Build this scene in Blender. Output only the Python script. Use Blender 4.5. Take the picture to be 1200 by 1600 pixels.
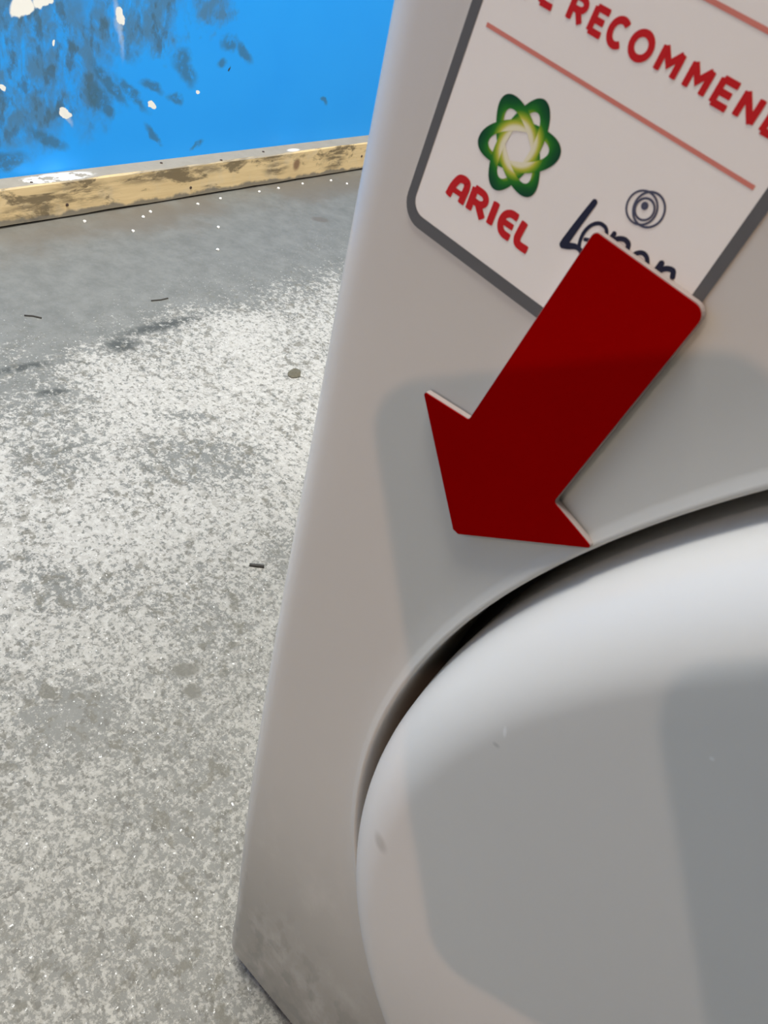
import bpy, bmesh, math, random
from mathutils import Matrix, Vector

# ------------------------------------------------------------------ clear
for o in list(bpy.data.objects):
    bpy.data.objects.remove(o)
scene = bpy.context.scene
col = scene.collection

# ------------------------------------------------------------------ camera
CAM_ROT = Matrix(((0.7293494573759487, -0.5685574390310476, 0.38051518701343034),
                  (0.6529703551700218, 0.4125374996446185, -0.6351712577377082),
                  (0.2041545598181558, 0.711726948983543, 0.6721351544116942)))
CAM_POS = Vector((0.0998, -0.1118, 0.5471))
cam = bpy.data.cameras.new('camera')
cam.sensor_fit = 'VERTICAL'
cam.sensor_height = 36.0
cam.lens = 36.0 * 1121.8 / 1600.0
cam.clip_start = 0.001
cam.dof.use_dof = True
cam.dof.focus_distance = 0.48
cam.dof.aperture_fstop = 60.0
cam_ob = bpy.data.objects.new('camera', cam)
cam_ob.matrix_world = Matrix.Translation(CAM_POS) @ CAM_ROT.to_4x4()
col.objects.link(cam_ob)
scene.camera = cam_ob

# ------------------------------------------------------------------ world, lights, exposure
world = bpy.data.worlds.new('world')
scene.world = world
world.use_nodes = True
world.node_tree.nodes['Background'].inputs[0].default_value = (1.0, 0.90, 0.80, 1)
world.node_tree.nodes['Background'].inputs[1].default_value = 0.03


def area_light(name, loc, size, energy, color, rot=(0, 0, 0)):
    l = bpy.data.lights.new(name, 'AREA')
    l.shape = 'RECTANGLE'
    l.size, l.size_y = size
    l.energy = energy
    l.color = color
    o = bpy.data.objects.new(name, l)
    o.location = loc
    o.rotation_euler = rot
    col.objects.link(o)
    return o


def aim(loc, to):
    return (Vector(to) - Vector(loc)).to_track_quat('-Z', 'Y').to_euler()


# fluorescent fitting above the front of the machine, and an added light beyond it that brightens the wall
area_light('ceiling_strip_light', (-0.55, -0.04, 2.9), (1.0, 1.0), 152, (1.0, 0.975, 0.905))
area_light('wall_fill_light', (1.3, 1.4, 2.6), (1.2, 1.2), 82, (1.0, 0.96, 0.88), aim((1.3, 1.4, 2.6), (-1.0, 0.7, 0.1)))


def bulb(name, loc, energy, color, radius):
    l = bpy.data.lights.new(name, 'POINT')
    l.energy = energy
    l.color = color
    l.shadow_soft_size = radius
    o = bpy.data.objects.new(name, l)
    o.location = loc
    col.objects.link(o)


# two unseen warm lamps behind the photographer, set low so light falls off downward
WARM = (1.0, 0.62, 0.43)
bulb('warm_lamp', Vector((0.020, 0.0, 0.458)) + Vector((0.187, -0.8306, 0.5245)) * 1.5, 16.5, WARM, 0.013)
bulb('warm_lamp', Vector((0.104, -0.012, 0.452)) + Vector((-0.30, -0.77, 0.56)) * 1.6, 13.0, (1.0, 0.82, 0.70), 0.013)

vs = scene.view_settings
vs.view_transform = 'Standard'
vs.look = 'None'
vs.exposure = -0.12
vs.gamma = 1.0
vs.use_curve_mapping = False
scene.display_settings.display_device = 'sRGB'


# ------------------------------------------------------------------ helpers
def tag(o, label=None, cat=None, group=None, kind=None):
    if label:
        o['label'] = label
    if cat:
        o['category'] = cat
    if group:
        o['group'] = group
    if kind:
        o['kind'] = kind
    return o


def empty(name, loc=(0, 0, 0), rot=(0, 0, 0)):
    o = bpy.data.objects.new(name, None)
    o.location = loc
    o.rotation_euler = rot
    o.empty_display_size = 0.02
    col.objects.link(o)
    return o


def obj_bm(name, bm, mat, parent=None, smooth=False, angle=None):
    me = bpy.data.meshes.new(name)
    bm.to_mesh(me)
    bm.free()
    return obj_me(name, me, mat, parent, smooth)


def obj_me(name, me, mat, parent=None, smooth=False):
    o = bpy.data.objects.new(name, me)
    if mat is not None and len(me.materials) == 0:
        me.materials.append(mat)
    if smooth:
        for p in me.polygons:
            p.use_smooth = True
    if parent:
        o.parent = parent
    col.objects.link(o)
    return o


def obj_py(name, verts, faces, mat, parent=None, smooth=False):
    me = bpy.data.meshes.new(name)
    me.from_pydata([tuple(v) for v in verts], [], faces)
    me.update()
    return obj_me(name, me, mat, parent, smooth)


def add_box(bm, x0, x1, y0, y1, z0, z1, bevel=0.0, seg=2):
    r = bmesh.ops.create_cube(bm, size=1.0)
    vs_ = r['verts']
    for v in vs_:
        v.co = Vector((x0 + (v.co.x + .5) * (x1 - x0), y0 + (v.co.y + .5) * (y1 - y0), z0 + (v.co.z + .5) * (z1 - z0)))
    if bevel > 0:
        es = list({e for v in vs_ for e in v.link_edges})
        bmesh.ops.bevel(bm, geom=es, offset=bevel, segments=seg, affect='EDGES', profile=0.5)


def box_obj(name, dims, mat, parent=None, bevel=0.0, seg=2, smooth=False):
    bm = bmesh.new()
    add_box(bm, *dims, bevel=bevel, seg=seg)
    return obj_bm(name, bm, mat, parent, smooth)


def revolve(name, prof, cx, cz, mat, parent, n=192, smooth=True):
    """profile of (radius, y) turned about the axis x=cx, z=cz (parallel to y)"""
    verts, faces = [], []
    rings = []
    for r, y in prof:
        if r < 1e-6:
            rings.append([len(verts)])
            verts.append((cx, y, cz))
        else:
            ring = []
            for i in range(n):
                a = 2 * math.pi * i / n
                ring.append(len(verts))
                verts.append((cx + r * math.cos(a), y, cz + r * math.sin(a)))
            rings.append(ring)
    for a, b in zip(rings[:-1], rings[1:]):
        for i in range(n):
            j = (i + 1) % n
            if len(b) == 1:
                faces.append((a[i], b[0], a[j]))
            elif len(a) == 1:
                faces.append((a[0], b[i], b[j]))
            else:
                faces.append((a[i], b[i], b[j], a[j]))
    me = bpy.data.meshes.new(name)
    me.from_pydata(verts, [], faces)
    bm = bmesh.new()
    bm.from_mesh(me)
    bmesh.ops.recalc_face_normals(bm, faces=bm.faces)
    bm.to_mesh(me)
    bm.free()
    return obj_me(name, me, mat, parent, smooth)


def tube(name, pts, rad, mat, parent=None, n=14):
    verts, faces = [], []
    up = Vector((0.13, 0.31, 0.94)).normalized()
    pts = [Vector(p) for p in pts]
    for k, p in enumerate(pts):
        d = (pts[min(k + 1, len(pts) - 1)] - pts[max(k - 1, 0)]).normalized()
        a = d.cross(up)
        if a.length < 1e-3:
            a = d.cross(Vector((1, 0, 0)))
        a.normalize()
        b = d.cross(a)
        for i in range(n):
            t = 2 * math.pi * i / n
            verts.append(p + (a * math.cos(t) + b * math.sin(t)) * rad)
    for k in range(len(pts) - 1):
        for i in range(n):
            j = (i + 1) % n
            faces.append((k * n + i, k * n + j, (k + 1) * n + j, (k + 1) * n + i))
    faces.append(tuple(reversed(range(n))))
    faces.append(tuple(range((len(pts) - 1) * n, len(pts) * n)))
    return obj_py(name, verts, faces, mat, parent, True)


class NT:
    """small node-tree helper"""

    def __init__(self, name):
        self.mat = bpy.data.materials.new(name)
        self.mat.use_nodes = True
        self.t = self.mat.node_tree
        self.b = self.t.nodes['Principled BSDF']

    def new(self, typ, **kw):
        n = self.t.nodes.new(typ)
        for k, v in kw.items():
            setattr(n, k, v)
        return n

    def link(self, a, b):
        self.t.links.new(a, b)

    def put(self, sock, v):
        if hasattr(v, 'is_output'):
            self.link(v, sock)
        else:
            if isinstance(v, (tuple, list)) and len(v) == 3 and sock.type == 'RGBA':
                v = (*v, 1)
            sock.default_value = v

    def coords(self, kind='Object'):
        return self.new('ShaderNodeTexCoord').outputs[kind]

    def mapping(self, vec, scale=(1, 1, 1), loc=(0, 0, 0), rot=(0, 0, 0)):
        n = self.new('ShaderNodeMapping')
        self.link(vec, n.inputs['Vector'])
        n.inputs['Scale'].default_value = scale
        n.inputs['Location'].default_value = loc
        n.inputs['Rotation'].default_value = rot
        return n.outputs[0]

    def noise(self, vec, scale, detail=4, rough=0.55, dist=0.0):
        n = self.new('ShaderNodeTexNoise')
        self.link(vec, n.inputs['Vector'])
        n.inputs['Scale'].default_value = scale
        n.inputs['Detail'].default_value = detail
        n.inputs['Roughness'].default_value = rough
        n.inputs['Distortion'].default_value = dist
        return n.outputs['Fac']

    def noise_col(self, vec, scale, detail=2):
        n = self.new('ShaderNodeTexNoise')
        self.link(vec, n.inputs['Vector'])
        n.inputs['Scale'].default_value = scale
        n.inputs['Detail'].default_value = detail
        return n.outputs['Color']

    def voronoi(self, vec, scale, feature='F1', out='Distance'):
        n = self.new('ShaderNodeTexVoronoi', feature=feature)
        self.link(vec, n.inputs['Vector'])
        n.inputs['Scale'].default_value = scale
        return n.outputs[out]

    def math(self, op, a, b=0.0, c=0.0, clamp=False):
        n = self.new('ShaderNodeMath', operation=op, use_clamp=clamp)
        self.put(n.inputs[0], a)
        self.put(n.inputs[1], b)
        self.put(n.inputs[2], c)
        return n.outputs[0]

    def vmath(self, op, a, b=(0, 0, 0)):
        n = self.new('ShaderNodeVectorMath', operation=op)
        self.put(n.inputs[0], a)
        self.put(n.inputs[1], b)
        return n.outputs['Value'] if op in ('LENGTH', 'DISTANCE', 'DOT_PRODUCT') else n.outputs[0]

    def ramp(self, fac, lo, hi, smooth=True):
        n = self.new('ShaderNodeMapRange', clamp=True)
        n.interpolation_type = 'SMOOTHSTEP' if smooth else 'LINEAR'
        self.put(n.inputs['Value'], fac)
        self.put(n.inputs['From Min'], lo)
        self.put(n.inputs['From Max'], hi)
        return n.outputs['Result']

    def mix(self, fac, a, b):
        n = self.new('ShaderNodeMix', data_type='RGBA')
        self.put(n.inputs['Factor'], fac)
        self.put(n.inputs['A'] if False else n.inputs[6], a)
        self.put(n.inputs[7], b)
        return n.outputs[2]

    def sep(self, vec):
        n = self.new('ShaderNodeSeparateXYZ')
        self.link(vec, n.inputs[0])
        return n.outputs

    def ellipse(self, vec, c, r, ang=0.0, axes='XY', soft=0.35):
        """1 inside an ellipse centred at c with radii r in the given plane"""
        x, y, z = self.sep(vec)
        d = {'X': x, 'Y': y, 'Z': z}
        a = self.math('SUBTRACT', d[axes[0]], c[0])
        b = self.math('SUBTRACT', d[axes[1]], c[1])
        ca, sa = math.cos(ang), math.sin(ang)
        u = self.math('ADD', self.math('MULTIPLY', a, ca / r[0]), self.math('MULTIPLY', b, sa / r[0]))
        v = self.math('ADD', self.math('MULTIPLY', a, -sa / r[1]), self.math('MULTIPLY', b, ca / r[1]))
        q = self.math('SQRT', self.math('ADD', self.math('MULTIPLY', u, u), self.math('MULTIPLY', v, v)))
        return self.ramp(q, 1.0 + soft, 1.0 - soft)

    def maxm(self, l):
        o = l[0]
        for k in l[1:]:
            o = self.math('MAXIMUM', o, k)
        return o

    def bump(self, h, strength=0.3, dist=0.001):
        n = self.new('ShaderNodeBump')
        n.inputs['Strength'].default_value = strength
        n.inputs['Distance'].default_value = dist
        self.link(h, n.inputs['Height'])
        self.link(n.outputs[0], self.b.inputs['Normal'])

    def fin(self, color=None, rough=None, spec=None, metal=None):
        if color is not None:
            self.put(self.b.inputs['Base Color'], color)
        if rough is not None:
            self.put(self.b.inputs['Roughness'], rough)
        if spec is not None:
            self.b.inputs['Specular IOR Level'].default_value = spec
        if metal is not None:
            self.b.inputs['Metallic'].default_value = metal
        return self.mat


def simple(name, color, rough=0.5, spec=0.5, metal=0.0, var=0.06, scale=40):
    t = NT(name)
    n = t.noise(t.coords(), scale, 3)
    c = t.mix(n, tuple(k * (1 - var) for k in color), tuple(min(1, k * (1 + var)) for k in color))
    return t.fin(c, rough, spec, metal)


# ------------------------------------------------------------------ materials of the setting
def mat_floor():
    t = NT('worn_painted_concrete')
    P = t.coords()
    x, y, z = t.sep(P)
    wob = t.noise(P, 7, 4, 0.6)
    wob2 = t.noise(P, 22, 4, 0.65)
    # how much of the grey paint has been worn away: none beside the wall, most in the aisle
    dens = t.math('ADD', x, t.math('MULTIPLY', t.math('SUBTRACT', wob, 0.5), 0.22))
    dens = t.math('ADD', dens, t.math('MULTIPLY', t.math('SUBTRACT', wob2, 0.5), 0.16))
    dens = t.ramp(dens, -0.86, -0.55)
    # rubbed grey patches in the worn area
    patch = t.maxm([t.ellipse(P, (-0.405, 0.283), (0.045, 0.085), -0.7, soft=.6),
                    t.ellipse(P, (-0.47, 0.325), (0.012, 0.045), -0.7, soft=.6),
                    t.ellipse(P, (-0.50, 0.185), (0.06, 0.06), 0.3, soft=.7),
                    t.ellipse(P, (-0.57, 0.20), (0.08, 0.05), 0.3, soft=.7),
                    t.ellipse(P, (-0.33, 0.08), (0.03, 0.02), 0.3, soft=.8),
                    t.ellipse(P, (-0.215, 0.275), (0.03, 0.03), 0.3, soft=.7),
                    t.ellipse(P, (-0.20, 0.02), (0.03, 0.03), 0.3, soft=.8)])
    low = t.noise(P, 11, 4, 0.6)
    # distance from the aisle centre line: finer, more even wear near the viewer
    near = t.ramp(x, -0.42, -0.10)
    f1 = t.noise(P, 95, 8, 0.78, 0.15)
    Q = t.mapping(P, (1.0, 1.0, 1.0), (3.1, 1.7, 0))
    f2 = t.noise(Q, 300, 6, 0.8)
    f3 = t.noise(t.mapping(P, loc=(7.7, 2.2, 0)), 170, 6, 0.78)
    fl_ = t.math('ADD', t.math('MULTIPLY', f1, t.math('SUBTRACT', 0.46, t.math('MULTIPLY', near, 0.20))), t.math('MULTIPLY', f2, t.math('ADD', 0.28, t.math('MULTIPLY', near, 0.20))))
    fl_ = t.math('ADD', fl_, t.math('MULTIPLY', f3, 0.26))
    thr = t.math('SUBTRACT', 0.700, t.math('MULTIPLY', dens, 0.235))
    thr = t.math('ADD', thr, t.math('MULTIPLY', patch, 0.036))
    thr = t.math('ADD', thr, t.math('MULTIPLY', t.math('SUBTRACT', low, 0.5), 0.11))
    thr = t.math('ADD', thr, t.math('MULTIPLY', near, 0.020))
    fac = t.ramp(t.math('SUBTRACT', fl_, thr), -0.016, t.math('ADD', 0.022, t.math('MULTIPLY', near, 0.025)))
    # colours
    g = t.mix(t.ramp(t.noise(P, 30, 8, 0.74), 0.25, 0.75), (0.115, 0.118, 0.110), (0.172, 0.175, 0.165))
    g = t.mix(t.math('MULTIPLY', near, 0.6), g, t.mix(f3, (0.105, 0.10, 0.083), (0.215, 0.21, 0.188)))
    w = t.mix(t.ramp(t.noise(P, 140, 8, 0.8), 0.32, 0.68), (0.285, 0.279, 0.256), (0.425, 0.417, 0.392))
    w = t.mix(t.math('MULTIPLY', near, 0.65), w, t.mix(f3, (0.150, 0.143, 0.118), (0.33, 0.322, 0.286)))
    c = t.mix(fac, g, w)
    # olive grime spots
    gr = t.math('MULTIPLY', t.ramp(t.noise(t.mapping(P, loc=(5, 2, 0)), 70, 5, 0.65), 0.535, 0.60), t.ramp(low, 0.40, 0.58))
    gr = t.math('MULTIPLY', gr, t.ramp(dens, 0.2, 0.9))
    c = t.mix(t.math('MULTIPLY', gr, 0.70), c, (0.115, 0.108, 0.085))
    dots = t.ramp(t.noise(t.mapping(P, loc=(9, 4, 0)), 150, 4, 0.6), 0.575, 0.625)
    c = t.mix(t.math('MULTIPLY', t.math('MULTIPLY', dots, dens), 0.7), c, (0.105, 0.10, 0.085))
    # bright grains
    sp = t.ramp(t.noise(t.mapping(P, loc=(1, 8, 0)), 300, 3, 0.6), 0.655, 0.70)
    c = t.mix(t.math('MULTIPLY', sp, t.ramp(dens, 0.05, 0.6)), c, (0.60, 0.60, 0.58))
    # brown dust band along the foot of the batten
    band = t.math('MULTIPLY', t.ramp(t.math('ADD', x, t.math('MULTIPLY', t.math('SUBTRACT', wob2, 0.5), 0.13)), -0.86, -0.93), t.ramp(wob, 0.36, 0.60))
    c = t.mix(t.math('MULTIPLY', band, 0.75), c, (0.125, 0.11, 0.09))
    # black scuffs and single spots
    scuff = t.maxm([t.ellipse(P, (-0.649, 0.425), (0.062, 0.011), 1.50, soft=.6),
                    t.ellipse(P, (-0.634, 0.352), (0.020, 0.018), 1.2, soft=.6),
                    t.ellipse(P, (-0.647, 0.225), (0.035, 0.007), 1.40, soft=.6),
                    t.ellipse(P, (-0.586, 0.228), (0.018, 0.007), 1.2, soft=.5)])
    scuff = t.math('MULTIPLY', scuff, t.ramp(t.noise(P, 110, 5, 0.7), 0.40, 0.50))
    c = t.mix(scuff, c, (0.058, 0.062, 0.058))
    spot = t.maxm([t.ellipse(P, (-0.1609, 0.1046), (0.008, 0.006), 0.4, soft=.3),
                   t.ellipse(P, (-0.1826, 0.1131), (0.012, 0.007), 0.9, soft=.3)])
    c = t.mix(t.math('MULTIPLY', spot, 0.85), c, (0.125, 0.12, 0.10))
    spot2 = t.ellipse(P, (-0.8255, 0.9062), (0.016, 0.011), 0.9, soft=.3)
    c = t.mix(t.math('MULTIPLY', spot2, 0.8), c, (0.11, 0.098, 0.085))
    h = t.math('ADD', t.math('MULTIPLY', fac, 0.6), t.math('MULTIPLY', f2, 0.8))
    t.bump(h, 0.35, 0.0012)
    return t.fin(c, 0.62, 0.35)


def mat_blue():
    t = NT('scuffed_blue_board')
    P = t.coords()
    x, y, z = t.sep(P)
    dis = t.vmath('SUBTRACT', t.noise_col(P, 45, 4), (0.5, 0.5, 0.5))
    sc = t.new('ShaderNodeVectorMath', operation='SCALE')
    t.link(dis, sc.inputs[0])
    sc.inputs['Scale'].default_value = 0.020
    D = t.vmath('ADD', P, sc.outputs[0])
    sc2 = t.new('ShaderNodeVectorMath', operation='SCALE')
    t.link(dis, sc2.inputs[0])
    sc2.inputs['Scale'].default_value = 0.075
    D2 = t.vmath('ADD', P, sc2.outputs[0])
    base = t.mix(t.noise(P, 6, 3), (0.010, 0.32, 0.95), (0.018, 0.37, 0.99))
    E = lambda cy, cz, ry, rz, a=0.0, s=.5, v=None: t.ellipse(D2 if v is None else v, (cy, cz), (ry, rz), a, 'YZ', s)
    reg = t.maxm([E(0.44, 0.27, 0.11, 0.085), E(0.45, 0.18, 0.085, 0.075), E(0.53, 0.22, 0.06, 0.09, .3),
                  E(0.535, 0.165, 0.05, 0.03), E(0.62, 0.262, 0.05, 0.042), E(0.69, 0.275, 0.035, 0.045), E(0.70, 0.235, 0.03, 0.02),
                  E(0.62, 0.38, 0.20, 0.08), E(0.40, 0.45, 0.2, 0.16), E(0.79, 0.285, 0.04, 0.025)])
    st = t.noise(t.mapping(P, (1, 1.0, 0.55), rot=(0.5, 0, 0)), 55, 6, 0.68, 0.5)
    sm = t.math('MULTIPLY', reg, t.ramp(t.math('ADD', t.math('MULTIPLY', st, 0.45), t.math('MULTIPLY', t.noise(t.mapping(P, (1, 1, .8), (6, 2, 2)), 20, 3, 0.5), 0.55)), 0.36, 0.56))
    c = t.mix(t.math('MULTIPLY', sm, 0.80), base, (0.075, 0.175, 0.270))
    sm2 = t.math('MULTIPLY', reg, t.ramp(t.noise(t.mapping(P, (1, 1.0, 0.6), (2, 3, 1), (0.6, 0, 0)), 48, 5, 0.6), 0.50, 0.64))
    c = t.mix(t.math('MULTIPLY', sm2, 0.62), c, (0.055, 0.105, 0.125))
    # separate smudges
    S = lambda cy, cz, ry, rz, a: t.ellipse(D, (cy, cz), (ry * 1.25, rz * 1.35), a, 'YZ', .5)
    marks = t.maxm([S(0.597, 0.182, 0.032, 0.006, -0.85), S(0.578, 0.160, 0.018, 0.013, -.5), S(0.636, 0.165, 0.028, 0.006, -.75),
                    S(0.675, 0.174, 0.018, 0.005, -.3), S(0.722, 0.156, 0.012, 0.006, -.4), S(0.487, 0.108, 0.025, 0.006, -.5),
                    S(0.4206, 0.0825, 0.022, 0.008, 0.1), S(0.8335, 0.236, 0.014, 0.008, -.2), S(0.866, 0.221, 0.016, 0.006, -.8),
                    S(0.735, 0.215, 0.012, 0.01, -.5), S(0.741, 0.196, 0.022, 0.010, -.8), S(0.8143, 0.205, 0.007, 0.006, 0),
                    S(0.7677, 0.0765, 0.011, 0.004, .4), S(1.0841, 0.136, 0.008, 0.004, -.4), S(0.677, 0.100, 0.016, 0.004, -.8), S(0.59, 0.145, 0.012, 0.006, -.9)])
    mk = t.math('MULTIPLY', marks, t.ramp(t.noise(P, 80, 4, 0.6), 0.25, 0.52))
    c = t.mix(t.math('MULTIPLY', mk, 0.70), c, (0.045, 0.12, 0.17))
    fine = t.ellipse(D, (0.8335, 0.1972), (0.0018, 0.0045), 0, 'YZ', .3)
    c = t.mix(fine, c, (0.03, 0.04, 0.05))
    # white chips where the paint is gone
    sc3 = t.new('ShaderNodeVectorMath', operation='SCALE')
    t.link(dis, sc3.inputs[0])
    sc3.inputs['Scale'].default_value = 0.018
    D3 = t.vmath('ADD', P, sc3.outputs[0])
    K = lambda cy, cz, ry, rz, a=0.0: t.ellipse(D3, (cy, cz), (ry, rz), a, 'YZ', .10)
    chips = t.maxm([K(0.4693, 0.2790, 0.0175, 0.0125, .3), K(0.5010, 0.2870, 0.0165, 0.0085, .4), K(0.6212, 0.2705, 0.0065, 0.0125, .25),
                    K(0.521, 0.1438, 0.0105, 0.0065, -.55), K(0.6741, 0.1472, 0.006, 0.0045, -.5), K(0.7674, 0.162, 0.0040, 0.0042, .5),
                    K(0.429, 0.1822, 0.004, 0.004), K(0.5135, 0.2358, 0.0022, 0.005)])
    c = t.mix(chips, c, (0.90, 0.90, 0.86))
    streak = t.math('MULTIPLY', t.maxm([t.ellipse(D, (0.618, 0.262), (0.004, 0.036), .12, 'YZ', .8), t.ellipse(D, (0.526, 0.134), (0.003, 0.010), .3, 'YZ', .8)]), 0.35)
    c = t.mix(streak, c, (0.75, 0.78, 0.78))
    return t.fin(c, 0.42, 0.4)


def mat_wood():
    t = NT('bare_stained_batten')
    P = t.coords()
    x, y, z = t.sep(P)
    grain = t.noise(t.mapping(P, (1, 0.10, 1.6)), 120, 5, 0.65, 0.3)
    blot = t.noise(t.mapping(P, (1, 0.35, 1)), 34, 5, 0.7, 0.4)
    c = t.mix(grain, (0.56, 0.405, 0.205), (0.84, 0.67, 0.395))
    c = t.mix(t.math('MULTIPLY', t.ramp(t.noise(P, 28, 3), 0.5, 0.7), 0.5), c, (0.62, 0.52, 0.36))
    topy = t.ramp(z, 0.020, 0.055)
    thr = t.math('SUBTRACT', 0.60, t.math('MULTIPLY', topy, 0.06))
    dk = t.ramp(t.math('SUBTRACT', blot, thr), -0.04, 0.08)
    E = lambda cy, cz, ry, rz: t.ellipse(P, (cy, cz), (ry, rz), 0, 'YZ', .6)
    zone = t.maxm([E(0.515, 0.036, 0.05, 0.016), E(0.70, 0.046, 0.11, 0.009), E(0.93, 0.052, 0.05, 0.005), E(0.935, 0.03, 0.028, 0.012), E(1.10, 0.03, 0.03, 0.02), E(0.43, 0.02, 0.05, 0.01)])
    zone = t.math('MULTIPLY', zone, t.ramp(t.noise(t.mapping(P, (1, 0.25, 1.5)), 90, 5, 0.7), 0.36, 0.60))
    dk = t.math('MAXIMUM', dk, zone)
    c = t.mix(t.math('MULTIPLY', dk, 0.85), c, (0.12, 0.095, 0.06))
    # grey floor paint dragged along the lower edge
    lowe = t.ramp(t.math('ADD', z, t.math('MULTIPLY', t.math('SUBTRACT', t.noise(P, 30, 4), 0.5), 0.022)), 0.0125, 0.007)
    c = t.mix(t.math('MULTIPLY', lowe, 0.85), c, (0.16, 0.155, 0.14))
    knot = t.ellipse(P, (0.990, 0.033), (0.009, 0.011), 0.0, 'YZ', .5)
    c = t.mix(t.math('MULTIPLY', knot, 0.8), c, (0.17, 0.085, 0.055))
    # painted, dusty upper face
    nrm = t.new('ShaderNodeNewGeometry').outputs['Normal']
    upf = t.ramp(t.sep(nrm)[2], 0.5, 0.8)
    tc = t.mix(t.noise(P, 40, 5, 0.65), (0.215, 0.195, 0.160), (0.315, 0.29, 0.245))
    spl = t.ramp(t.noise(t.mapping(P, (1, 0.5, 1), (4, 1, 0)), 60, 4, 0.6), 0.50, 0.53)
    zspl = t.math('MULTIPLY', spl, t.ellipse(P, (-1.003, 0.485), (0.014, 0.055), 0, 'XY', .35))
    tc = t.mix(zspl, tc, (0.88, 0.87, 0.84))
    tc = t.mix(t.ellipse(P, (-0.995, 0.985), (0.006, 0.014), 0, 'XY', .4), tc, (0.80, 0.78, 0.74))
    c = t.mix(upf, c, tc)
    t.bump(grain, 0.3, 0.0008)
    return t.fin(c, 0.75, 0.2)


def mat_enamel(name, base, dirt=True, marks=()):
    t = NT(name)
    P = t.coords()
    c = t.mix(t.noise(P, 12, 2), tuple(k * 0.985 for k in base), base)
    rough = 0.24
    if dirt:
        x, y, z = t.sep(P)
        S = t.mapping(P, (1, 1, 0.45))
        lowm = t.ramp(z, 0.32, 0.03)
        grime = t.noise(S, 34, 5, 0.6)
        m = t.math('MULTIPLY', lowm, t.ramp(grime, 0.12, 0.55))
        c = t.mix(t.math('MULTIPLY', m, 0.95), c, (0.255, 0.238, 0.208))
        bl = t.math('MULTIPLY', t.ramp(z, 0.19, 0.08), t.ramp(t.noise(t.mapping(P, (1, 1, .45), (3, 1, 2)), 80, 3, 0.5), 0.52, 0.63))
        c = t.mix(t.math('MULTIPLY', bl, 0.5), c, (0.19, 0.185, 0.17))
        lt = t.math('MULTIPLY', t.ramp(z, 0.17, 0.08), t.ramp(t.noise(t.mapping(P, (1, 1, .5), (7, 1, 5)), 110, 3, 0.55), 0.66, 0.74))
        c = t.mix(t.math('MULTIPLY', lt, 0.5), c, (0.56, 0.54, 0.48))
        rough = 0.27
    for (cx, cz, rx, rz, k) in marks:
        c = t.mix(t.math('MULTIPLY', t.ellipse(P, (cx, cz), (rx, rz), 0.3, 'XZ', .6), 0.42), c, k)
    return t.fin(c, rough, 0.5)


M_floor, M_blue, M_wood = mat_floor(), mat_blue(), mat_wood()
M_enamel = mat_enamel('white_enamel_steel', (0.60, 0.572, 0.525))
M_door = mat_enamel('white_glossy_door', (0.69, 0.668, 0.632), dirt=True,
                    marks=((0.0734, 0.3315, .0024, .0034, (0.30, 0.26, 0.22)), (0.087, 0.4158, .0004, .0014, (0.95, 0.95, 0.95)), (0.0869, 0.4102, .0008, .0006, (0.35, 0.34, 0.33)), (0.1175, 0.4487, .0004, .0004, (0.95, 0.95, 0.95))))
M_trim = simple('white_plastic', (0.70, 0.70, 0.70), 0.35)
M_dark = simple('brown_black_rubber', (0.025, 0.018, 0.012), 0.6, 0.25, var=0.3, scale=30)
M_black = simple('black_plastic', (0.02, 0.02, 0.022), 0.5)
M_grey = simple('grey_plastic', (0.25, 0.25, 0.26), 0.45)
M_plain = simple('grey_painted_blockwork', (0.5, 0.5, 0.49), 0.8, var=0.1, scale=9)
M_paper = simple('off_white_sticker_paper', (0.88, 0.845, 0.79), 0.42, 0.4, var=0.02, scale=90)
M_border = simple('grey_print', (0.115, 0.115, 0.115), 0.5, 0.3, var=0.08, scale=300)
M_redprint = simple('red_print', (0.56, 0.010, 0.012), 0.5, 0.25, var=0.06, scale=300)
M_line = simple('pale_red_print', (0.66, 0.22, 0.17), 0.5, 0.25, var=0.08, scale=300)
M_navy = simple('navy_print', (0.018, 0.020, 0.045), 0.5, 0.25, var=0.15, scale=300)
M_navy2 = simple('slate_print', (0.075, 0.08, 0.125), 0.5, 0.25, var=0.1, scale=300)
M_red = simple('dark_red_vinyl', (0.30, 0.0006, 0.0006), 0.9, 0.0, var=0.05, scale=60)
M_edge = simple('pale_cut_edge', (0.36, 0.30, 0.28), 0.4, 0.5, var=0.12, scale=200)
M_crumb = simple('white_crumb', (0.85, 0.85, 0.83), 0.7)
M_dirt = simple('olive_dirt', (0.095, 0.088, 0.065), 0.9, 0.2, var=0.4, scale=200)
M_sliver = simple('dark_sliver', (0.05, 0.047, 0.043), 0.8, 0.2, var=0.3, scale=200)
M_nail = simple('rusty_nail', (0.06, 0.04, 0.03), 0.6, 0.4, var=0.3, scale=300)
M_metal = simple('brushed_steel', (0.5, 0.5, 0.5), 0.35, 0.5, 1.0)
M_glass = simple('phone_glass', (0.01, 0.01, 0.012), 0.08, 0.6)

# ------------------------------------------------------------------ setting: floor, wall, batten
fl = obj_py('floor', [(-4, -4, 0), (4, -4, 0), (4, 4, 0), (-4, 4, 0)], [(0, 1, 2, 3)], M_floor)
tag(fl, 'grey painted concrete floor worn down to white flecks', kind='structure')
w = box_obj('wall_left', (-1.040, -1.022, -3.2, 3.2, 0.0, 1.22), M_blue)
tag(w, 'scuffed bright blue painted wall board', kind='structure')
w = box_obj('wall_left', (-1.040, -1.024, -3.2, 3.2, 1.222, 2.5), M_plain)
tag(w, 'plain pale wall above the blue board', kind='structure')
w = box_obj('wall_back', (-1.04, 3.9, 3.2, 3.3, 0.0, 2.5), M_plain)
tag(w, 'plain grey wall far behind the machine', kind='structure')


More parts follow.
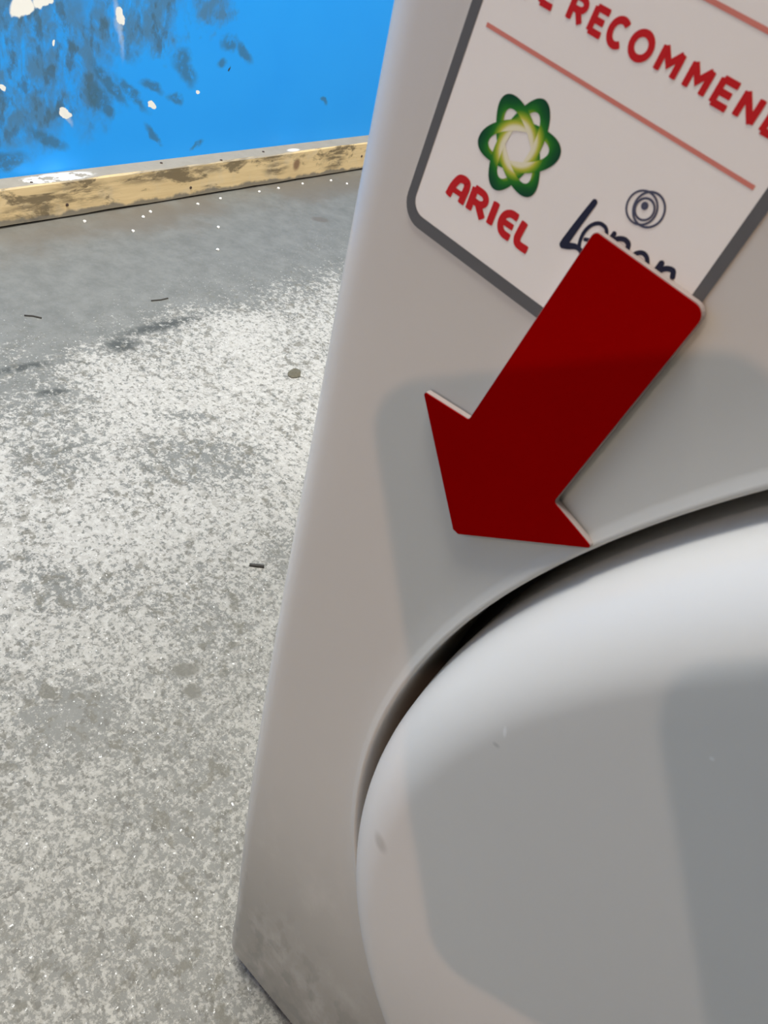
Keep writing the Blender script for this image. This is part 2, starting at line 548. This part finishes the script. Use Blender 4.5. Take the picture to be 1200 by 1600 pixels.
def make_batten():
    y0, y1 = -3.2, 3.2
    xf, xb, zb, zt = -0.9865, -1.0225, 0.0035, 0.0580
    bm = bmesh.new()
    random.seed(4)
    n = 160
    prev = None
    for i in range(n + 1):
        yy = y0 + (y1 - y0) * i / n
        j = lambda a: random.uniform(-a, a)
        ring = [bm.verts.new((xf + j(.0006), yy, zb + j(.0008))),
                bm.verts.new((xf + j(.0006), yy, zt - .002 + j(.0006))),
                bm.verts.new((xf - .002 + j(.0006), yy, zt + j(.0006))),
                bm.verts.new((xb, yy, zt)), bm.verts.new((xb, yy, zb))]
        if prev:
            for k in range(5):
                bm.faces.new((prev[k], prev[(k + 1) % 5], ring[(k + 1) % 5], ring[k]))
        else:
            bm.faces.new(ring)
        prev = ring
    bm.faces.new(list(reversed(prev)))
    bmesh.ops.recalc_face_normals(bm, faces=bm.faces)
    o = obj_bm('baseboard_left', bm, M_wood)
    tag(o, 'rough bare wooden batten along the foot of the blue wall', kind='structure')
    me = None
    for (yy, zz) in ((0.4897, 0.0213), (0.7296, 0.0189), (1.1873, 0.0306)):
        if me is None:
            b2 = bmesh.new()
            bmesh.ops.create_cone(b2, cap_ends=True, segments=12, radius1=0.0026, radius2=0.0021, depth=0.0014)
            me = bpy.data.meshes.new('nail')
            b2.to_mesh(me)
            b2.free()
            me.materials.append(M_nail)
        q = bpy.data.objects.new('nail', me)
        q.location = (xf + 0.0005, yy, zz)
        q.rotation_euler = (0, math.pi / 2, 0)
        q.parent = o
        col.objects.link(q)
    for (xx, yy) in ((-0.9966, 0.4411), (-1.0088, 0.683), (-0.991, 0.800), (-1.0038, 0.9133)):
        q = bpy.data.objects.new('nail', me)
        q.location = (xx, yy, zt + 0.0005)
        q.parent = o
        col.objects.link(q)


make_batten()

# ------------------------------------------------------------------ washing machine
WM_W, DCX, DCZ, RIM = 0.595, 0.2975, 0.3435, 0.2447
Z0, Z1 = 0.020, 0.705
wm = empty('washing_machine', (0, 0, 0))
tag(wm, 'white front-loading washing machine with a large round white door', 'washing machine')

EDGE = [(0.00, .0062), (0.0357, .0059), (0.0845, .0052), (0.1271, .0029), (0.1753, .0013), (0.2185, 0.0), (0.2545, -.0005), (0.2959, -.0011),
        (0.3434, -.0009), (0.385, -.0008), (0.4066, -.0003), (0.426, -.0002), (0.47, .0002), (0.527, .0012), (1.0, .0012)]


def edge_x(z):
    for (a, xa), (b, xb) in zip(EDGE[:-1], EDGE[1:]):
        if a <= z <= b:
            s = (z - a) / (b - a)
            return xa + (xb - xa) * s
    return EDGE[-1][1]


def edge_s(z):
    return sum(edge_x(max(0, z + d * 0.012)) for d in (-2, -1, 0, 1, 2)) / 5


def make_front():
    """pressed front panel: flat face with a round door opening, rolled lip and rounded side edges"""
    FR = 0.012
    xl, xr = FR, WM_W - FR
    angs = set()
    n = 240
    for i in range(n):
        angs.add(round(2 * math.pi * i / n, 6))
    for cx_, cz_ in ((xl, Z0 + .004), (xr, Z0 + .004), (xl, Z1), (xr, Z1)):
        angs.add(round(math.atan2(cz_ - DCZ, cx_ - DCX) % (2 * math.pi), 6))
    for k in range(60):       # even steps along the two straight sides
        zz = Z0 + .004 + (Z1 - Z0 - .004) * k / 60
        angs.add(round(math.atan2(zz - DCZ, xl - DCX) % (2 * math.pi), 6))
    angs = sorted(angs)
    # lip profile (radius, y) from deep inside the opening outward
    lip = [(RIM, 0.032), (RIM, 0.006), (RIM, 0.0010), (RIM + .0001, -0.0001), (RIM + .0004, -0.0008), (RIM + .0009, -0.0010), (RIM + .0015, -0.0008), (RIM + .0029, -0.0002), (RIM + .0038, 0.0)]
    verts, faces, cols = [], [], []
    for a in angs:
        ca, sa = math.cos(a), math.sin(a)
        ts = []
        if ca > 1e-9:
            ts.append((xr - DCX) / ca)
        if ca < -1e-9:
            ts.append((xl - DCX) / ca)
        if sa > 1e-9:
            ts.append((Z1 - DCZ) / sa)
        if sa < -1e-9:
            ts.append((Z0 + .004 - DCZ) / sa)
        T = min(ts)
        ids = []
        for r, y in lip:
            ids.append(len(verts))
            verts.append(Vector((DCX + r * ca, y, DCZ + r * sa)))
        r0 = RIM + .0038
        for k in range(1, 9):
            r = r0 + (T - r0) * k / 8
            ids.append(len(verts))
            verts.append(Vector((DCX + r * ca, 0, DCZ + r * sa)))
        cols.append(ids)
    N = len(angs)
    for i in range(N):
        a, b = cols[i], cols[(i + 1) % N]
        for k in range(len(a) - 1):
            faces.append((a[k], a[k + 1], b[k + 1], b[k]))
    me = bpy.data.meshes.new('front_panel')
    me.from_pydata([tuple(v) for v in verts], [], faces)
    bm = bmesh.new()
    bm.from_mesh(me)
    bm.verts.ensure_lookup_table()
    # rolled side, top and bottom edges, grown from the outer border
    border = [e for e in bm.edges if e.is_boundary and all(abs(v.co.y) < 1e-6 for v in e.verts)]

    def grow(edges, fn):
        r = bmesh.ops.extrude_edge_only(bm, edges=edges)
        nv = [g for g in r['geom'] if isinstance(g, bmesh.types.BMVert)]
        ne = [g for g in r['geom'] if isinstance(g, bmesh.types.BMEdge)]
        for v in nv:
            v.co = fn(v.co.copy())
        return [e for e in ne if all(v in set(nv) for v in e.verts)]
    left = [e for e in border if all(abs(v.co.x - xl) < 1e-5 for v in e.verts)]
    right = [e for e in border if all(abs(v.co.x - xr) < 1e-5 for v in e.verts)]
    bot = [e for e in border if all(abs(v.co.z - Z0 - .004) < 1e-5 for v in e.verts)]
    for edges, sgn in ((left, -1), (right, 1)):
        base = xl if sgn < 0 else xr
        for k in range(1, 11):
            t = math.pi / 2 * k / 10
            edges = grow(edges, lambda c, t=t: Vector((base + sgn * FR * math.sin(t), FR * (1 - math.cos(t)), c.z)))
        edges = grow(edges, lambda c: Vector((c.x, 0.06, c.z)))
    edges = bot
    for k in range(1, 6):
        t = math.pi / 2 * k / 5
        edges = grow(edges, lambda c, t=t: Vector((c.x, .004 * (1 - math.cos(t)), Z0 + .004 - .004 * math.sin(t))))
    edges = grow(edges, lambda c: Vector((c.x, 0.03, c.z)))
    for v in bm.verts:      # slight waist of the pressed side edge, as on the real panel
        if v.co.x < 0.05:
            v.co.x += edge_s(v.co.z) * min(1.0, (0.05 - v.co.x) / 0.035)
        if v.co.x > WM_W - .05:
            v.co.x -= edge_s(v.co.z) * min(1.0, (v.co.x - WM_W + .05) / 0.035)
    # close the two lower corners of the roll
    bmesh.ops.recalc_face_normals(bm, faces=bm.faces)
    f = max(bm.faces, key=lambda q: q.calc_area())
    if f.normal.y > 0:
        bmesh.ops.reverse_faces(bm, faces=bm.faces)
    bm.to_mesh(me)
    bm.free()
    return obj_me('front_panel', me, M_enamel, wm, True)


make_front()
# cabinet behind the front: sides, back and lid
box_obj('cabinet', (0.0065, WM_W - .0065, 0.058, 0.560, Z0, 0.815), M_enamel, wm, 0.004, 2)
box_obj('lid', (-0.001, WM_W + .001, 0.012, 0.565, 0.8155, 0.850), M_trim, wm, 0.009, 3, True)
# control panel above the front, with detergent drawer, dial and keys
box_obj('control_panel', (0.0005, WM_W - .0005, -0.012, 0.057, 0.7065, 0.8145), M_trim, wm, 0.010, 3, True)
dr = box_obj('detergent_drawer', (0.018, 0.185, -0.016, 0.02, 0.722, 0.802), M_trim, wm, 0.006, 3, True)
box_obj('drawer_grip', (0.060, 0.145, -0.0175, -0.0155, 0.726, 0.736), M_grey, dr, 0.0008, 1)
dial = revolve('dial', [(0.0, -.0385), (.020, -.0385), (.0235, -.0365), (.025, -.033), (.026, -.0125)], 0.30, 0.762, M_trim, wm, 64)
box_obj('dial_pointer', (0.2992, 0.3008, -.0392, -.0383, 0.770, 0.781), M_grey, dial)
for k in range(5):
    box_obj('key', (0.370 + .036 * k, 0.394 + .036 * k, -.0150, -.0115, 0.738, 0.748), M_grey, wm, 0.0015, 2)
box_obj('display', (0.370, 0.540, -.0135, -.0115, 0.763, 0.790), M_black, wm, 0.001, 1)
for fx in (0.05, WM_W - .05):
    for fy in (0.07, 0.50):
        bm = bmesh.new()
        bmesh.ops.create_cone(bm, cap_ends=True, segments=24, radius1=0.021, radius2=0.016, depth=0.022, matrix=Matrix.Translation((fx, fy, 0.011)))
        obj_bm('foot', bm, M_black, wm)
# door: thin gap, rounded shoulder, nearly flat face
door_prof = [(0.2408, 0.031), (0.2406, 0.016), (0.2405, 0.008), (0.2401, 0.004), (0.2396, 0.0010)]
for k in range(1, 17):
    t = math.pi / 2 * k / 16
    door_prof.append((0.2210 + 0.0184 * math.cos(t) ** 1.08, 0.0005 - 0.0175 * math.sin(t)))
door_prof += [(0.215, -0.0171), (0.20, -0.0174), (0.15, -0.0181), (0.10, -0.0186), (0.05, -0.0189), (0.0, -0.0190)]
revolve('door', door_prof, DCX - 0.0006, DCZ - 0.0008, M_door, wm, 256)
revolve('door_seal', [(0.2445, 0.0300), (0.2438, 0.0270), (0.2420, 0.0255), (0.2400, 0.0262), (0.225, 0.0290), (0.19, 0.033), (0.0, 0.034)], DCX, DCZ, M_dark, wm, 192)

# ------------------------------------------------------------------ sticker
ST = empty('sticker', (0.019468, -0.00005, 0.497386), (0, 0.1252, 0))
tag(ST, 'white printed sticker with grey border on the washing machine front', 'sticker')
MM = 0.001


def rounded_poly(pts, radii, seg=6):
    out = []
    n = len(pts)
    for i in range(n):
        p = Vector(pts[i])
        a = (Vector(pts[i - 1]) - p)
        b = (Vector(pts[(i + 1) % n]) - p)
        r = radii[i]
        if r <= 0:
            out.append(tuple(p))
            continue
        a.normalize()
        b.normalize()
        ang = a.angle(b)
        d = r / math.tan(ang / 2)
        c = p + (a + b).normalized() * (r / math.sin(ang / 2))
        s, e = p + a * d, p + b * d
        a0 = math.atan2(s.y - c.y, s.x - c.x)
        a1 = math.atan2(e.y - c.y, e.x - c.x)
        da = (a1 - a0 + math.pi) % (2 * math.pi) - math.pi
        for k in range(seg + 1):
            t = a0 + da * k / seg
            out.append((c.x + r * math.cos(t), c.y + r * math.sin(t)))
    return out


def prism(name, poly, y_back, y_front, mat, parent, scale=MM):
    n = len(poly)
    area = sum(poly[i][0] * poly[(i + 1) % n][1] - poly[(i + 1) % n][0] * poly[i][1] for i in range(n))
    if area < 0:
        poly = poly[::-1]
    bm = bmesh.new()
    f_ = [bm.verts.new((p[0] * scale, y_front, p[1] * scale)) for p in poly]
    b_ = [bm.verts.new((p[0] * scale, y_back, p[1] * scale)) for p in poly]
    bm.faces.new(f_)
    bm.faces.new(b_[::-1])
    for i in range(n):
        j = (i + 1) % n
        bm.faces.new((f_[i], b_[i], b_[j], f_[j]))
    bmesh.ops.recalc_face_normals(bm, faces=bm.faces)
    bmesh.ops.triangulate(bm, faces=[f for f in bm.faces if len(f.verts) > 4])
    return obj_bm(name, bm, mat, parent)


W_, H_ = 53.9, 84.0
outer = rounded_poly([(-.95, -1.15), (W_ + .95, -1.15), (W_ + .95, H_), (-.95, H_)], [4.6] * 4, 8)
prism('paper', outer, 0.0, -0.00016, M_paper, ST)


def ring_mesh(name, outer, inner, y, mat, parent):
    n = len(outer)
    verts = [(p[0] * MM, y, p[1] * MM) for p in outer] + [(p[0] * MM, y, p[1] * MM) for p in inner]
    faces = [(i, (i + 1) % n, n + (i + 1) % n, n + i) for i in range(n)]
    return obj_py(name, verts, faces, mat, parent)


inner = rounded_poly([(.95, 1.15), (W_ - .95, 1.15), (W_ - .95, H_ - 2), (.95, H_ - 2)], [2.9] * 4, 8)
ring_mesh('border', outer, inner, -0.00020, M_border, ST)
YP = -0.00021


def smooth_line(pts, k=6):
    """Catmull-Rom through the points"""
    out = []
    P = [Vector(p) for p in pts]
    P = [P[0] * 2 - P[1]] + P + [P[-1] * 2 - P[-2]]
    for i in range(1, len(P) - 2):
        for s in range(k):
            t = s / k
            a, b, c, d = P[i - 1], P[i], P[i + 1], P[i + 2]
            out.append(0.5 * ((2 * b) + (c - a) * t + (2 * a - 5 * b + 4 * c - d) * t * t + (3 * b - a - 3 * c + d) * t ** 3))
    out.append(P[-2])
    return [tuple(v) for v in out]


LAYER = [0]


def strokes(name, lines, mat, parent, y=YP):
    """printed lettering: each line is (points, width, round_ends[, end_width]); one strip of quads per stroke"""
    verts, faces = [], []
    for ln in lines:
        pts, wd = [Vector(p) for p in ln[0]], ln[1]
        rnd = ln[2] if len(ln) > 2 else 0.2
        we = ln[3] if len(ln) > 3 else wd
        pts = [pts[0]] + [q for k, q in enumerate(pts[1:]) if (q - pts[k]).length > 1e-5]
        closed = (pts[0] - pts[-1]).length < 1e-4
        if closed:
            pts = pts[:-1]
        n = len(pts)
        yy = y - 0.000003 * (LAYER[0] % 6)
        LAYER[0] += 1
        L, Rr = [], []
        for i in range(n):
            w = (wd + (we - wd) * i / max(1, n - 1)) / 2
            if closed:
                a, b = pts[i] - pts[i - 1], pts[(i + 1) % n] - pts[i]
            else:
                a = pts[i] - pts[i - 1] if i > 0 else pts[1] - pts[0]
                b = pts[i + 1] - pts[i] if i < n - 1 else pts[-1] - pts[-2]
            a.normalize()
            b.normalize()
            na, nb = Vector((-a.y, a.x)), Vector((-b.y, b.x))
            m = (na + nb).normalized()
            k = w / max(0.5, m.dot(na))
            L.append(pts[i] + m * k)
            Rr.append(pts[i] - m * k)
        i0 = len(verts)
        for p in L + Rr:
            verts.append((p.x * MM, yy, p.y * MM))
        for i in range(n if closed else n - 1):
            j = (i + 1) % n
            faces.append((i0 + i, i0 + n + i, i0 + n + j, i0 + j))
        if rnd > 0.1 and not closed:
            for e, d, w in ((0, pts[0] - pts[1], wd / 2), (n - 1, pts[-1] - pts[-2], we / 2)):
                d.normalize()
                q = Vector((-d.y, d.x))
                ids = []
                for t in range(9):
                    an = math.pi * t / 8
                    c = pts[e] - q * w * math.cos(an) + d * w * math.sin(an) * rnd
                    ids.append(len(verts))
                    verts.append((c.x * MM, yy, c.y * MM))
                faces.append(tuple(ids))
    return obj_py(name, verts, faces, mat, parent)


def arc(cx, cy, rx, ry, a0, a1, n=24):
    return [(cx + rx * math.cos(math.radians(a0 + (a1 - a0) * i / n)), cy + ry * math.sin(math.radians(a0 + (a1 - a0) * i / n))) for i in range(n + 1)]


# ruled lines
for vv in (32.72, 47.69):
    strokes('ruled_line', [([(3.0, vv), (51.5, vv)], 0.62, 0)], M_line, ST)

# heading
B, T, SW = 38.64, 41.45, 0.95


def gl_E(x0, x1):
    x = x0 + SW / 2
    m = (B + T) / 2
    return [([(x, B), (x, T)], SW), ([(x, B), (x1 - .2, B)], SW * .92), ([(x, T), (x1 - .2, T)], SW * .92), ([(x, m), (x1 - .45, m)], SW * .9)]


def gl_M(x0, x1):
    a, b = x0 + SW / 2, x1 - SW / 2
    return [([(a, B), (a, T)], SW), ([(b, B), (b, T)], SW), ([(a, T), ((a + b) / 2, B + 1.15), (b, T)], SW * .92)]


def gl_N(x0, x1):
    a, b = x0 + SW / 2, x1 - SW / 2
    return [([(a, B), (a, T)], SW), ([(b, B), (b, T)], SW), ([(a, T), (b, B)], SW * .92)]


def gl_R(x0, x1):
    a = x0 + SW / 2
    return [([(a, B), (a, T)], SW), ([(a, T)] + arc(x1 - 1.35, T - .72, .95, .72, 90, -90, 12) + [(a, T - 1.44)], SW * .92), ([(x1 - 1.35, T - 1.5), (x1 - .42, B)], SW * .95)]


def gl_D(x0, x1):
    a = x0 + SW / 2
    ry = (T - B) / 2
    return [([(a, B), (a, T)], SW), ([(a, T)] + arc(x1 - 1.75, B + ry, 1.35, ry, 90, -90, 18) + [(a, B)], SW * .95)]


def gl_W(x0, x1):
    a, b = x0 + SW / 2, x1 - SW / 2
    q = (b - a) / 4
    return [([(a, T), (a + q, B), (a + 2 * q, T - .2), (a + 3 * q, B), (b, T)], SW * .9)]


mB = (B + T) / 2
words = [('W', gl_W(4.3, 9.2)), ('E', gl_E(9.95, 12.65)), ('R', gl_R(15.0, 17.95)), ('E', gl_E(18.85, 21.5)),
         ('C', [(arc(23.75, mB, 1.32, 1.50, 52, 308, 26), SW)]),
         ('O', [(arc(27.65, mB, 1.48, 1.48, 0, 360, 36), SW)]),
         ('M', gl_M(30.55, 34.2)), ('M', gl_M(35.3, 38.9)), ('E', gl_E(39.75, 42.6)), ('N', gl_N(43.4, 46.65)), ('D', gl_D(47.55, 50.9))]
for ch, ls in words:
    strokes('heading_letter', ls, M_redprint, ST)

# first brand word, rounded heavy capitals
AW = 1.36
brand = [
    [(smooth_line([(7.25, 7.45), (7.55, 9.2), (8.25, 10.8), (9.2, 11.22), (10.1, 11.05), (10.35, 10.2)]), AW), ([(10.35, 10.4), (10.25, 7.55)], AW), ([(7.6, 8.78), (10.2, 8.85)], .95)],
    [([(12.1, 7.55), (11.98, 11.2)], AW), ([(11.98, 11.22)] + arc(13.45, 10.22, 1.35, 1.0, 90, -90, 14) + [(12.1, 9.22)], 1.2), ([(13.5, 9.25), (15.3, 7.5)], AW)],
    [([(16.85, 11.25), (17.0, 7.55)], AW)],
    [(smooth_line([(21.55, 11.2), (20.2, 11.15), (19.25, 10.5), (18.95, 9.35), (19.3, 8.2), (20.2, 7.6), (21.6, 7.55)]), 1.28), ([(19.2, 9.35), (21.45, 9.35)], 1.05)],
    [(smooth_line([(23.15, 11.25), (23.02, 9.6), (23.05, 8.3), (23.7, 7.6), (25.6, 7.58)]), AW)],
]
for ls in brand:
    strokes('brand_letter', ls, M_redprint, ST)

# green emblem of three interlaced loops
def mat_loop():
    t = NT('green_gradient_print')
    P = t.coords()
    x, y, z = t.sep(P)
    a = t.math('SUBTRACT', x, 16.31 * MM)
    b = t.math('SUBTRACT', z, 20.55 * MM)
    r = t.math('MULTIPLY', t.math('SQRT', t.math('ADD', t.math('MULTIPLY', a, a), t.math('MULTIPLY', b, b))), 1000.0)
    at = t.new('ShaderNodeAttribute', attribute_name='shade')
    rr = t.math('ADD', r, t.math('MULTIPLY', t.math('SUBTRACT', at.outputs['Fac'], 0.5), 2.2))
    cr = t.new('ShaderNodeValToRGB')
    el = cr.color_ramp.elements
    el[0].position, el[0].color = 0.32, (0.82, 0.78, 0.55, 1)
    el[1].position, el[1].color = 1.0, (0.003, 0.055, 0.02, 1)
    for ps, c in ((0.42, (0.55, 0.54, 0.06)), (0.52, (0.22, 0.37, 0.012)), (0.63, (0.022, 0.19, 0.012)), (0.80, (0.006, 0.105, 0.015))):
        e = el.new(ps)
        e.color = (*c, 1)
    t.link(t.math('DIVIDE', rr, 8.2), cr.inputs[0])
    return t.fin(cr.outputs[0], 0.5, 0.25)


M_loop = mat_loop()
CX, CY = 16.31, 20.55
for k, ang in enumerate((137.0, 80.5, 20.5)):
    n = 72
    verts, faces, sh = [], [], []
    ca, sa = math.cos(math.radians(ang)), math.sin(math.radians(ang))
    for i in range(n):
        t = 2 * math.pi * i / n
        for (A, Bm) in ((7.8, 3.80), (5.70, 2.20)):
            # side bands thin slightly where a loop passes under its neighbour
            thin = 0.30 * max(0.0, math.sin(2 * t)) if A > 7 else 0.0
            px, py = (A - thin * .2) * math.cos(t), (Bm - thin) * math.sin(t)
            verts.append(((CX + px * ca - py * sa) * MM, YP - 0.00001 - 0.000009 * math.sin(4 * t), (CY + px * sa + py * ca) * MM))
            sh.append((0.78 if A > 7 else 0.30) - 0.22 * math.sin(4 * t))
    for i in range(n):
        j = (i + 1) % n
        faces.append((2 * i, 2 * i + 1, 2 * j + 1, 2 * j))
    o = obj_py('emblem_loop', verts, faces, M_loop, ST)
    at = o.data.attributes.new('shade', 'FLOAT', 'POINT')
    at.data.foreach_set('value', sh)

# second brand word in navy script
script = [
    [(smooth_line([(32.35, 20.0), (31.9, 17.6), (31.45, 15.0), (31.05, 12.4)]), 1.0, 1, 1.4), (smooth_line([(30.95, 11.95), (31.9, 12.25), (33.2, 12.85), (34.6, 12.7)]), 1.3, 1, .7)],
    [(smooth_line([(33.9, 14.6), (35.6, 15.4), (36.6, 16.8), (36.0, 17.8), (34.6, 17.8), (33.5, 16.6), (33.15, 14.8), (33.7, 13.0), (35.2, 12.3), (36.8, 13.3)]), .62, 1)],
    [([(37.65, 17.8), (37.2, 12.4)], .8, 1), (smooth_line([(37.6, 16.4), (38.7, 17.6), (39.9, 17.95), (40.7, 17.0), (40.5, 12.4)]), .8, 1)],
    [(arc(43.35, 15.2, 1.65, 2.65, 0, 360, 36), .72, 1)],
    [([(46.45, 18.1), (46.05, 12.4)], .95, 1), (smooth_line([(46.4, 16.5), (47.4, 17.8), (48.5, 18.15), (49.0, 17.4)]), .85, 1)],
]
for ls in script:
    strokes('script_letter', ls, M_navy, ST)
for cx, cy, rx, ry, wd in ((39.35, 23.05, 2.40, 2.35, .32), (40.45, 23.35, 2.40, 2.45, .34), (39.85, 23.10, 1.50, 1.52, .34), (39.6, 23.50, .30, .30, .55)):
    strokes('emblem_ring', [(arc(cx, cy, rx, ry, 0, 360, 40), wd, 1)], M_navy2, ST)

# ------------------------------------------------------------------ red arrow plate
AR = empty('arrow_sign', (0.0, -0.0004, 0.0))
tag(AR, 'flat dark red arrow plate with pale cut edges pointing down-left', 'arrow sign')
apts = [(0.05649, 0.51010), (0.07780, 0.50700), (0.07004, 0.46239), (0.08085, 0.45846), (0.0540, 0.43985), (0.05240, 0.44010), (0.03490, 0.46690), (0.04699, 0.46724)]
arad = [.0010, .0022, .0008, .0006, .0006, .0006, .0006, .0007]
body = rounded_poly(apts, arad, 6)


def inset(poly, d):
    n = len(poly)
    area = sum(poly[i][0] * poly[(i + 1) % n][1] - poly[(i + 1) % n][0] * poly[i][1] for i in range(n))
    s = 1 if area > 0 else -1
    out = []
    for i in range(n):
        a = (Vector(poly[i]) - Vector(poly[i - 1])).normalized()
        b = (Vector(poly[(i + 1) % n]) - Vector(poly[i])).normalized()
        m = (Vector((-a.y, a.x)) + Vector((-b.y, b.x)))
        m.normalize()
        out.append(tuple(Vector(poly[i]) + m * d * s))
    return out


prism('magnet_backing', body, 0.0, -0.0014, M_edge, AR, 1.0)
prism('red_face', inset(body, 0.00012), -0.00135, -0.0016, M_red, AR, 1.0)

# ------------------------------------------------------------------ small debris on the floor
random.seed(11)


def lump(name, loc, size, mat, seed, flat=0.6):
    rnd = random.Random(seed)
    bm = bmesh.new()
    bmesh.ops.create_icosphere(bm, subdivisions=2, radius=1.0)
    for v in bm.verts:
        v.co *= rnd.uniform(0.85, 1.15)
        v.co = Vector((v.co.x * size[0], v.co.y * size[1], max(v.co.z, -0.55) * size[2]))
    zmin = min(v.co.z for v in bm.verts)
    for v in bm.verts:
        v.co.z -= zmin
    o = obj_bm(name, bm, mat)
    o.location = (loc[0], loc[1], 0.0)
    o.rotation_euler = (0, 0, rnd.uniform(0, 3))
    return o


crumbs = [(-0.9465, 0.602), (-0.9594, 0.6251), (-0.9578, 0.7238), (-0.9640, 0.7804), (-0.9650, 0.8756), (-0.9660, 0.9267), (-0.9670, 0.9942),
          (-0.9363, 1.0955), (-0.8679, 0.698), (-0.9077, 0.5557), (-0.961, 1.0715), (-0.9650, 0.505), (-0.8004, 0.6426)]
for k, c in enumerate(crumbs):
    o = lump('paint_crumb', c, (.0028, .0025, .0022), M_crumb, k)
    tag(o, 'tiny white crumb lying on grey floor beside the wooden batten', 'crumb', 'white crumbs along the batten')
o = lump('dirt_clump', (-0.4672, 0.5061), (.0115, .0085, .0022), M_dirt, 40)
tag(o, 'olive brown dirt clump on the white worn floor beside the machine', 'dirt clump')


def sliver(name, pts, rad, label):
    o = tube(name, [(x, y, rad * 0.8) for x, y in pts], rad, M_sliver, None, 6)
    tag(o, label, 'splinter')


sliver('splinter', [(-0.2405, 0.2335), (-0.2349, 0.239), (-0.2300, 0.2435)], 0.0016, 'short dark splinter on the white floor near the machine edge')
sliver('splinter', [(-0.7500, 0.2850), (-0.7440, 0.2935), (-0.7350, 0.3000)], 0.0011, 'thin bent dark splinter on grey floor, leftmost of the splinters')
sliver('splinter', [(-0.7105, 0.4510), (-0.7065, 0.4650), (-0.7060, 0.4765)], 0.0010, 'thin straight dark splinter on grey floor above the black scuff')

# ------------------------------------------------------------------ the photographer's phone, whose shadow falls on the machine, and an added stand
PH = empty('phone')
PH.matrix_world = Matrix.Translation(CAM_POS) @ CAM_ROT.to_4x4()
tag(PH, 'dark phone in front of the machine, its shadow falling on the panel', 'phone')
PX0, PX1, PY0, PY1 = -0.0555, 0.0160, -0.1317, 0.0150
ol = rounded_poly([(PX0, PY0), (PX1, PY0), (PX1, PY1), (PX0, PY1)], [0.0105] * 4, 8)


def slab(name, poly, z0, z1, mat, parent):
    bm = bmesh.new()
    a = [bm.verts.new((p[0], p[1], z0)) for p in poly]
    b = [bm.verts.new((p[0], p[1], z1)) for p in poly]
    n = len(poly)
    bm.faces.new(a[::-1])
    bm.faces.new(b)
    for i in range(n):
        bm.faces.new((a[i], a[(i + 1) % n], b[(i + 1) % n], b[i]))
    bmesh.ops.recalc_face_normals(bm, faces=bm.faces)
    return obj_bm(name, bm, mat, parent)


slab('body', ol, 0.0030, 0.0102, M_black, PH)
slab('screen', inset(ol, 0.002), 0.0102, 0.0106, M_glass, PH)
slab('camera_module', rounded_poly([(-.014, -.026), (.013, -.026), (.013, .012), (-.014, .012)], [.006] * 4, 6), 0.0016, 0.0031, M_black, PH)
SB = empty('phone_stand', (0.36, -0.56, 0))
tag(SB, 'slim black gooseneck floor stand added to carry the phone', 'stand')
bm = bmesh.new()
bmesh.ops.create_cone(bm, cap_ends=True, segments=48, radius1=0.12, radius2=0.112, depth=0.016, matrix=Matrix.Translation((0, 0, 0.008)))
obj_bm('base', bm, M_black, SB)
tube('pole', [(0, 0, 0.0162), (0, 0, 0.45), (0, 0, 0.86)], 0.009, M_black, SB)
mp = CAM_POS + CAM_ROT @ Vector((-0.02, -0.058, 0.0110))
dz = CAM_ROT @ Vector((0, 0, 1))
neck = [mp + dz * s for s in (0.012, 0.10, 0.22, 0.34)] + [Vector((0.300, -0.475, 0.800)), Vector((0.345, -0.545, 0.850)), Vector((0.36, -0.56, 0.855))]
pts = []
NV = neck
Pn = [NV[0] * 2 - NV[1]] + NV + [NV[-1] * 2 - NV[-2]]
for i in range(1, len(Pn) - 2):
    for s in range(6):
        t = s / 6
        a, b, c, d = Pn[i - 1], Pn[i], Pn[i + 1], Pn[i + 2]
        pts.append(0.5 * ((2 * b) + (c - a) * t + (2 * a - 5 * b + 4 * c - d) * t * t + (3 * b - a - 3 * c + d) * t ** 3))
pts.append(NV[-1])
tube('gooseneck', [p - Vector((0.36, -0.56, 0)) for p in pts], 0.005, M_black, SB)
bm = bmesh.new()
bmesh.ops.create_cone(bm, cap_ends=True, segments=32, radius1=0.018, radius2=0.018, depth=0.010)
mg = obj_bm('magnet_mount', bm, M_black, SB)
mg.matrix_local = Matrix.Translation(mp + dz * 0.0055 - Vector((0.36, -0.56, 0))) @ CAM_ROT.to_4x4()
cl = slab('shadow_plate', rounded_poly([(0.0165, -0.150), (0.072, -0.150), (0.072, 0.010), (0.0165, 0.010)], [.006] * 4, 5), 0.0045, 0.0095, M_black, SB)  # added plate out of view, widens the phone's shadow across the door
cl.matrix_local = Matrix.Translation(CAM_POS - Vector((0.36, -0.56, 0))) @ CAM_ROT.to_4x4()
